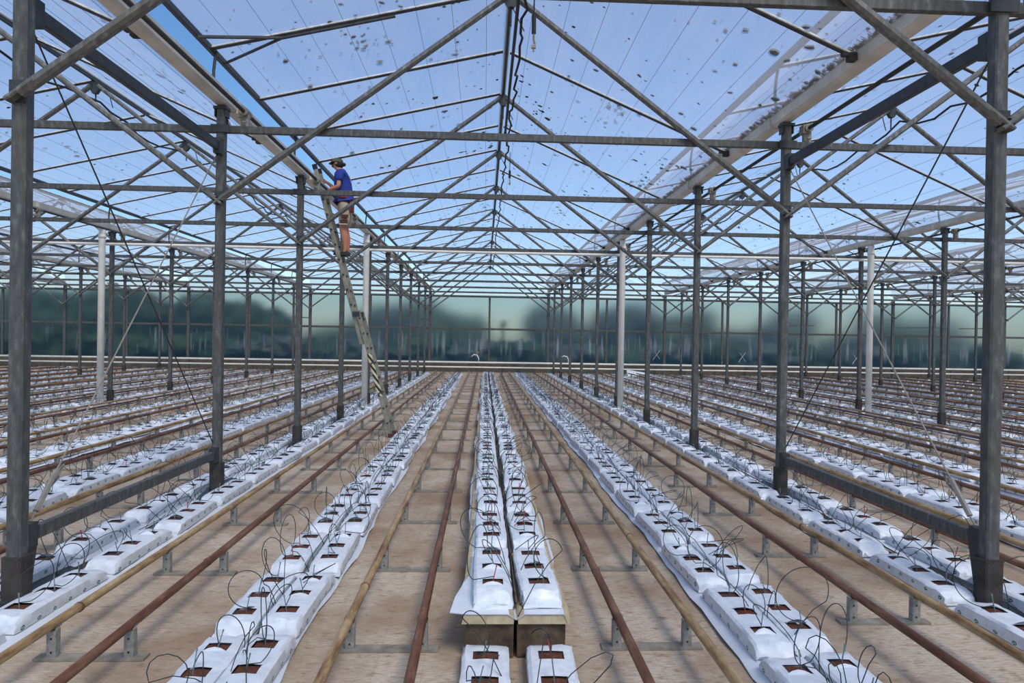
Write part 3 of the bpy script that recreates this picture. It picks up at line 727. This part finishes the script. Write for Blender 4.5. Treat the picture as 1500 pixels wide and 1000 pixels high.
sad = MB(); sad.loft([[(math.cos(a)*.031, yy, ZRAIL+math.sin(a)*.031) for a in [math.pi+math.pi*k/6 for k in range(7)]] for yy in (-.03, .03)]); sad.loft([[(math.cos(a)*.027, yy, ZRAIL+math.sin(a)*.027) for a in [math.pi+math.pi*k/6 for k in range(7)]] for yy in (-.03, .03)]); sad = sad.mesh('saddle', 'upright')
sup = []
PHS = {-.78: 3.88, .78: 3.90, -2.4: 3.79, 2.4: 4.24}
for a in AIS:
    ys = rowstart(a)-.6; r = random.Random(round(a*100)); ph = PHS.get(round(a, 2), r.random()*1.33); y = ph % 1.33
    while y < YE:
        if y > ys: sup.append((a, y))
        y += 1.33
    for sg in (-1, 1):
        outer = (sg < 0) == (a < 0)
        o = thing('pipe_rail', (a+sg*.21, 0, ZRAIL), '%s pipe rail, %s one in %s' % ('tan worn' if outer else 'rusty brown', 'left' if sg < 0 else 'right', aname(a)), 'pipe rail', 'heating pipe rails')
        m = MB(); pts = []; y = ys
        while y < YE+.05: pts.append((r.uniform(-.003, .003), y, r.uniform(-.003, .003))); y += 1.5
        m.tube(pts, RR, 10 if abs(a) < 6 else 6); m.build('pipe', 'rail_tan' if outer else 'rail_rust', o, True)
        if abs(a) < 3:
            for y in (4.9+.4*sg+a*.2, 10.6-.3*sg):
                m = MB(); m.tube([(0, y-.008, 0), (0, y, 0), (0, y+.008, 0)], RR+.004, 10); m.build('weld_collar', 'rail_rust', o, True)
sv = [s for s in sup if seen((s[0], s[1], .1)) and s[1] > 2.2]; sv.sort(key=lambda s: math.hypot(s[0]+.24, s[1])); inds = set(sv[:300]); cs = {}
for a, y in sorted(inds, key=lambda s: s[1]):
    c = cs[a] = cs.get(a, 0)+1
    o = thing('rail_support', (a, y, 0), 'grey two-legged rail support, %s from the front, %s' % (nth(c), aname(a)), 'rail support', 'rail supports')
    link('base_plate', pl, o)
    for sg in (-1, 1): link('saddle', sad, link('upright', up, o, (sg*.21, 0, 0)))
m = MB()
for a, y in sup:
    if (a, y) in inds or not seen((a, y, .1), 200): continue
    m.box((a, y, .009), (.6, .075, .014))
    for sg in (-1, 1): m.box((a+sg*.21, y, .085), (.052, .036, .165))
tag(m.build('distant_rail_supports', 'upright'), 'far grey rail supports under the pipe rails', 'rail supports', None, 'stuff')
# ------------------------------------------------------------------ ladder
LB, LT = Vector((-1.95, 12.3, .01)), Vector((-3.30, 12.3, 4.86)); LD = (LT-LB).normalized(); LN = Vector((LD.z, 0, -LD.x))
lad = thing('extension_ladder', LB, 'weathered extension ladder leaning on the gutter left of the centre row', 'ladder')
def lsec(y, t0, t1, off, wd, th):
    m = MB(); m.beam(LD*t0+LN*off+Vector((0, y, 0)), LD*t1+LN*off+Vector((0, y, 0)), th, wd, LN); return m
L_ = (LT-LB).length
LS = {y: lsec(y, 0, 2.35, .045, .075, .028).build('lower_stile', 'alu', lad) for y in (-.2, .2)}
US = {y: lsec(y, 1.75, L_, -.045, .075, .028).build('upper_stile', 'alu', lad) for y in (-.165, .165)}
rg = MB(); rg.tube([(0, -.225, 0), (0, .225, 0)], .017, 8); rg = rg.mesh('rung', 'steel_dark')
t_ = .25
while t_ < L_-.1:
    link('rung', rg, lad, LD*t_+LN*(.045 if t_ < 2.3 else -.045)); 
    t_ += .28
for y in (-.2, .2):
    m = MB(); m.box(LD*.02+LN*.045+Vector((0, y, 0)), (.1, .05, .06)); m.build('foot', 'maroon', LS[y])
for y in (-.165, .165):
    m = MB(); m.beam(LD*(L_-.02)+LN*-.045+Vector((0, y, 0)), LD*(L_+.07)+LN*-.045+Vector((0, y, 0)), .036, .085, LN); m.build('end_cap', 'black', US[y])
for a, b in ((.75, 1.55),):
    m = MB(); m.beam(LD*a+LN*.045+Vector((0, -.2, 0)), LD*b+LN*.045+Vector((0, -.2, 0)), .031, .079, LN); tag(m.build('warning_tape', 'tape', LS[-.2]), 'black striped warning tape')
for yy in (-.2, .2): m = MB(); m.box(LD*2.3+Vector((0, yy, 0)), (.13, .05, .09)); m.build('locking_bracket', 'steel_dark', lad)
# ------------------------------------------------------------------ person on the ladder
per = thing('person', (-2.82, 12.3, 3.3), 'person in blue T-shirt, khaki shorts and grey cap working from the ladder', 'person')
PO = Vector((-2.82, 12.3, 3.3))
def skin(name, nodes, edges, mat, root, sub=2):
    me = bpy.data.meshes.new(name); me.from_pydata([Vector(n[0])-PO for n in nodes], edges, []); me.materials.append(MT[mat])
    o = link(name, me, per); md = o.modifiers.new('skin', 'SKIN'); md.use_smooth_shade = True; md.branch_smoothing = .6
    for v, n in zip(me.skin_vertices[0].data, nodes):
        rr = n[1]; v.radius = rr if isinstance(rr, tuple) else (rr, rr)
    me.skin_vertices[0].data[root].use_root = True
    if sub: s_ = o.modifiers.new('sub', 'SUBSURF'); s_.levels = 1; s_.render_levels = sub
    return o
HIPZ = 4.24
N = []; Ed = []
def nd(p, r, par=None):
    N.append((p, r)); i = len(N)-1
    if par is not None: Ed.append((par, i))
    return i
pel = nd((-2.84, 12.3, 4.22), .125); wst = nd((-2.85, 12.3, 4.42), .095, pel); chs = nd((-2.895, 12.3, 4.66), .085, wst)
nkb = nd((-2.93, 12.3, 4.82), .062, chs); nk = nd((-2.955, 12.3, 4.88), .058, nkb); hd = nd((-3.0, 12.31, 4.935), .082, nk); hc = nd((-3.005, 12.315, 4.985), .09, hd); cr = nd((-2.995, 12.315, 5.04), .066, hc)
nose = nd((-3.10, 12.33, 4.945), .016, hd)
for y in (12.225, 12.405): nd((-2.985, y, 4.96), .018, hc)
def hand(wr, palm, fdir, spread, thumb):
    pm_ = nd(palm, (.024, .038), wr)
    for q, (ln_, off) in enumerate(((.075, -.03), (.085, -.01), (.08, .01), (.062, .03))):
        b_ = Vector(palm)+Vector(fdir)*.04+Vector(spread)*off; k1 = nd(b_, .011, pm_); k2 = nd(b_+Vector(fdir)*ln_*.5, .0095, k1); nd(b_+Vector(fdir)*ln_*.8+Vector((0, 0, -ln_*.35)), .0085, k2)
    tb = nd(Vector(palm)+Vector(thumb)*.045, .012, pm_); nd(Vector(palm)+Vector(thumb)*.07+Vector(fdir)*.03, .010, tb)
# near arm (left), far arm (right)
s1 = nd((-2.91, 12.13, 4.76), .05, chs); e1 = nd((-2.90, 12.04, 4.51), .043, s1); w1 = nd((-3.11, 12.08, 4.44), .030, e1); hand(w1, (-3.175, 12.09, 4.44), (-.9, .1, -.15), (0, 1, 0), (-.2, .1, .9))
s2 = nd((-2.92, 12.47, 4.76), .05, chs); e2 = nd((-3.02, 12.55, 4.52), .043, s2); w2 = nd((-3.19, 12.50, 4.66), .030, e2); hand(w2, (-3.245, 12.49, 4.69), (-.8, -.1, .2), (0, 1, 0), (-.2, -.5, .6))
for y, kx, ax in ((12.21, -2.86, -2.80), (12.40, -2.85, -2.80)):
    h_ = nd((-2.83, y, 4.16), .088, pel); th = nd((-2.82, y, 4.0), .078, h_); kn = nd((kx, y, 3.80), .066, th); cf = nd((-2.81, y, 3.62), .07, kn); an = nd((ax, y, 3.39), .036, cf); hl = nd((ax-.02, y, 3.345), .036, an); nd((ax-.15, y, 3.335), (.03, .036), hl)
skin('body', N, Ed, 'skin', pel)
# shirt
N = []; Ed = []
a = nd((-2.85, 12.3, 4.31), .165); b = nd((-2.87, 12.3, 4.45), .18, a); c = nd((-2.885, 12.3, 4.66), .195, b); c = nd((-2.90, 12.3, 4.77), .17, c); nd((-2.94, 12.3, 4.875), .10, c)
for s_, e_ in (((-2.90, 12.11, 4.78), (-2.90, 12.06, 4.60)), ((-2.92, 12.49, 4.78), (-2.98, 12.53, 4.63))):
    i1 = nd(s_, .09, c); nd(e_, .072, i1)
skin('t_shirt', N, Ed, 'shirt', b)
for y in (12.33, 12.37, 12.30):
    pass
m = MB()
for k in range(4): m.box(Vector((-2.745+.004*k, 12.22+.02*k, 4.74-.035*k))-PO, (.008, .07, .01))
m.build('back_print', 'bar_white', per)
# shorts
N = []; Ed = []
a = nd((-2.845, 12.3, 4.33), .18); b = nd((-2.84, 12.3, 4.22), .19, a)
for y in (12.205, 12.405):
    i1 = nd((-2.83, y, 4.10), .125, b); i2 = nd((-2.82, y, 3.97), .112, i1); nd((-2.84, y, 3.80), .105, i2)
skin('shorts', N, Ed, 'khaki', b)
m = MB()
for k in range(3): pass
m.box(Vector((-2.80, 12.095, 3.99))-PO, (.13, .03, .05)); m.box(Vector((-2.80, 12.10, 3.945))-PO, (.05, .03, .08)); m.box(Vector((-2.81, 12.105, 3.89))-PO, (.13, .03, .06)); m.build('pocket_panel', 'maroon', per)
m = MB(); m.box(Vector((-2.82, 12.105, 3.845))-PO, (.15, .03, .012)); m.build('hem_band', 'bar_white', per)
m = MB(); pts = [Vector((-2.845+.165*math.cos(t_*6.2832/20), 12.3+.175*math.sin(t_*6.2832/20), 4.33))-PO for t_ in range(21)]
m.tube(pts, .022, 6); m.box(Vector((-2.69, 12.2, 4.20))-PO, (.06, .12, .24)); m.build('tool_belt', 'belt', per)
# cap and hair
m = MB(); hcn = Vector((-2.995, 12.315, 5.0))-PO; secs = []
for i in range(7):
    ph_ = i/6*1.5; secs.append([hcn+Vector((.115*math.cos(ph_)*math.cos(k*6.2832/16), .103*math.cos(ph_)*math.sin(k*6.2832/16), .098*math.sin(ph_))) for k in range(16)])
m.loft(secs, True); cap_o = m.build('cap', 'cap', per, True)
m = MB(); secs = []
for t_ in range(9):
    an = math.pi-.9+1.8*t_/8; secs.append([hcn+Vector((.11*math.cos(an), .1*math.sin(an), .012)), hcn+Vector((.15*math.cos(an), .115*math.sin(an), -.02)), hcn+Vector((.15*math.cos(an), .115*math.sin(an), -.026)), hcn+Vector((.11*math.cos(an), .1*math.sin(an), .004))])
m.loft(secs, True); m.build('cap_brim', 'cap', cap_o)
me = bpy.data.meshes.new('hair'); bmh = bmesh.new(); bmesh.ops.create_icosphere(bmh, subdivisions=3, radius=1)
for v in bmh.verts: v.co = Vector((.085*v.co.x+.035, .094*v.co.y, .075*v.co.z-.028))*(1+.05*math.sin(v.co.y*60))
bmesh.ops.create_icosphere(bmh, subdivisions=2, radius=.036, matrix=Matrix.Translation((.125, 0, -.03)))
bmh.to_mesh(me); bmh.free(); me.materials.append(MT['hair']); me.polygons.foreach_set('use_smooth', [True]*len(me.polygons)); link('hair', me, per, hcn)
for y in (-.03, .035):
    m = MB(); m.box(hcn+Vector((-.092, y, -.025)), (.012, .02, .01)); m.build('eye', 'hair', per)
for y, ax in ((12.21, -2.80), (12.40, -2.80)):
    m = MB(); secs = []
    for f, w_, h_ in ((0, .034, .075), (.3, .042, .08), (.6, .046, .055), (.9, .042, .04), (1, .02, .02)):
        xx = ax+.045-.26*f; secs.append([Vector((xx, y-w_, 3.30))-PO, Vector((xx, y-w_, 3.30+h_*.6))-PO, Vector((xx, y-w_*.5, 3.30+h_))-PO, Vector((xx, y+w_*.5, 3.30+h_))-PO, Vector((xx, y+w_, 3.30+h_*.6))-PO, Vector((xx, y+w_, 3.30))-PO])
    m.loft(secs, True); m.add(secs[0], [tuple(range(5, -1, -1))]); m.add(secs[-1], [tuple(range(6))]); m.build('shoe', 'shoe', per)
# ------------------------------------------------------------------ bits at the end wall
for q, (x, zz, lb) in enumerate(((15.9-2.0, 1.0, 'crossed white strip on the end wall, right of centre'), (20.3, 1.0, 'crossed white strip on the end wall, farthest right'), (9.15, 1.05, 'crossed white strip on the end wall, nearest the centre row'))):
    o = thing('white_strip', (x, YW-.16, zz), lb, 'strip'); m = MB()
    m.beam((-.2, 0, -.25), (.18, 0, .28), .012, .05, (0, 1, 0)); m.build('strap', 'bar_white', o); m = MB(); m.beam((.2, .02, -.22), (-.14, .02, .26), .012, .045, (0, 1, 0)); m.build('strap', 'bar_white', o)
for x, lb in ((-.75, 'bent white pipe end with orange tip left of the centre wall post'), (4.1, 'bent white pipe end right of the centre wall bay')):
    o = thing('pipe_elbow', (x, YW-.3, .75), lb, 'pipe'); m = MB(); m.tube([(.2, 0, -.2), (.2, 0, 0), (.12, 0, .16), (-.05, 0, .2), (-.2, 0, .08)], .035, 8); m.build('pipe', 'bar_white', o, True)
    if x < 0: m = MB(); m.tube([(.08, 0, .2), (.2, 0, .36)], .03, 6); m.build('tip', 'orange', o)
o = thing('white_bag', (7.6, 33.9, .0), 'crumpled white plastic left by the lower heating pipe', 'bag')
m = MB(); r = random.Random(2); secs = []
for i in range(7):
    f = i/6; secs.append([(-.5+1.6*f+r.uniform(-.03, .03), -.2, .01), (-.5+1.6*f, -.1, .02+.35*(1-f)*math.sin(.4+f*2.5)+r.uniform(0, .05)), (-.5+1.6*f, .1, .02+.3*(1-f)+r.uniform(0, .05)), (-.5+1.6*f, .2, .01)])
m.loft(secs, True); m.add(secs[0], [(3, 2, 1, 0)]); m.add(secs[-1], [(0, 1, 2, 3)]); m.build('film', 'white_sheet', o)
# ------------------------------------------------------------------ trees and bushes beyond the wall
def tree(x, y, rx, rz, mat, label, group, name='leafy_tree', cat='tree', zc=None, n=900, ls=.34):
    r = random.Random(round(x*31+y)); o = thing(name, (x, y, -.06), label, cat, group); zc = zc or rz*.9
    m = MB(); m.tube([(0, 0, 0), (.1, 0, zc*.6), (0, .1, zc*1.2)], .16, 7, 0, True, .05)
    for a in range(4): m.tube([(0, 0, zc*.5), (rx*.4*math.cos(a*1.6), rx*.4*math.sin(a*1.6), zc*1.1)], .06, 5, 0, True, .02)
    m.build('trunk', 'bark', o); m = MB()
    lobes = [(r.uniform(-.6, .6)*rx, r.uniform(-.5, .5)*rx, zc+r.uniform(-.45, .5)*rz, r.uniform(.4, .65)) for _ in range(12)]+[(0, 0, zc, .7)]
    for k in range(n):
        cx_, cy_, cz_, q = r.choice(lobes); d = Vector((r.gauss(0, 1), r.gauss(0, 1), r.gauss(0, 1))).normalized()*r.uniform(.55, 1)
        c_ = Vector((cx_+d.x*rx*q, cy_+d.y*rx*q, max(.1, cz_+d.z*rz*q))); u = Vector((r.gauss(0, 1), r.gauss(0, 1), r.gauss(0, 1))).normalized(); v = u.orthogonal().normalized(); s_ = ls*r.uniform(.6, 1.4)
        m.add([c_-u*s_, c_-v*s_*.5, c_+u*s_, c_+v*s_*.5], [(0, 1, 2, 3)])
    m.build('crown', mat, o)
    # inner mass keeps the crown from being see-through
    me = bpy.data.meshes.new('inner_foliage'); b_ = bmesh.new()
    for cx_, cy_, cz_, q in lobes:
        bmesh.ops.create_icosphere(b_, subdivisions=2, radius=1, matrix=Matrix.Translation((cx_, cy_, cz_)) @ Matrix.Diagonal((rx*q*.78, rx*q*.78, rz*q*.78, 1)))
    for v in b_.verts: v.co += Vector((r.uniform(-.12, .12), r.uniform(-.12, .12), r.uniform(-.12, .12)))
    b_.to_mesh(me); b_.free(); me.materials.append(MT[mat]); link('inner_foliage', me, o)
TR = [(-30, 46, 4.2, 2.9, 'leaf_a', 2.4), (-24.6, 45, 3.4, 2.9, 'leaf_a', 2.5), (-19.4, 45.5, 3.2, 2.7, 'leaf_a', 2.3), (-15.2, 46, 2.6, 2.35, 'leaf_a', 2.2), (-11.2, 49, 2.4, 1.5, 'leaf_b', 1.5), (-8, 50, 2.6, 2.6, 'leaf_c', 2.3), (-4.4, 50, 3.0, 2.9, 'leaf_b', 2.5), (-1.2, 49, 2.0, 1.9, 'leaf_b', 1.9),
      (5.6, 52, 3.0, 2.6, 'leaf_c', 2.6), (10.2, 51, 3.2, 2.7, 'leaf_c', 2.5), (14.6, 50, 3.0, 2.8, 'leaf_b', 2.6), (18.4, 50, 2.4, 1.8, 'leaf_c', 1.7), (22.4, 50, 2.9, 2.7, 'leaf_c', 2.4), (26.6, 49, 2.2, 1.8, 'leaf_c', 1.6), (30.4, 50, 3.0, 2.6, 'leaf_b', 2.4), (35, 50, 3, 2.2, 'leaf_c', 2.1)]
for q, (x, y, rx, rz, mat, zc) in enumerate(TR):
    if mat != 'leaf_a': k_ = 1.5; x, y, rx, rz, zc = x*k_, y*k_, rx*k_, rz*k_*.92, zc*k_*.92-.5
    tree(x, y, rx, rz, mat, '%s tree beyond the frosted end wall, %s from the left' % ({'leaf_a': 'dark green', 'leaf_b': 'mid green', 'leaf_c': 'blue-green'}[mat], nth(q+1)), 'trees beyond the end wall', zc=zc)
for q in range(22):
    x = -32+3.1*q; tree(x, 41.5+.6*(q % 3), 2.2, 1.0+.16*(q % 2), 'leaf_a' if q < 6 or q % 2 else 'leaf_c', 'low dark hedge bush behind the end wall, %s from the left' % nth(q+1), 'hedge bushes behind the wall', 'hedge_bush', 'bush', .9, 420, .25)
o = thing('palm', (.95, 44, -.06), 'small spiky palm beyond the frosted wall right of the centre wall post', 'palm')
m = MB(); m.tube([(0, 0, 0), (.03, 0, 1.5), (0, 0, 2.7)], .09, 7, 0, True, .07); m.build('trunk', 'bark', o)
r = random.Random(8); fr = MB()
for k in range(30):
    a = r.random()*6.28; e = r.uniform(-.2, 1.3); L = r.uniform(.55, .85); d = Vector((math.cos(a)*math.cos(e), math.sin(a)*math.cos(e), math.sin(e))); s_ = d.cross(Vector((0, 0, 1))).normalized()*.05; b_ = Vector((0, 0, 2.7))
    fr = MB(); fr.add([b_-s_*.5, b_+s_*.5, b_+d*L*.6+s_, b_+d*L*.6-s_, b_+d*L-Vector((0, 0, .12))], [(0, 1, 2, 3), (3, 2, 4)]); fr.build('frond', 'leaf_a', o)
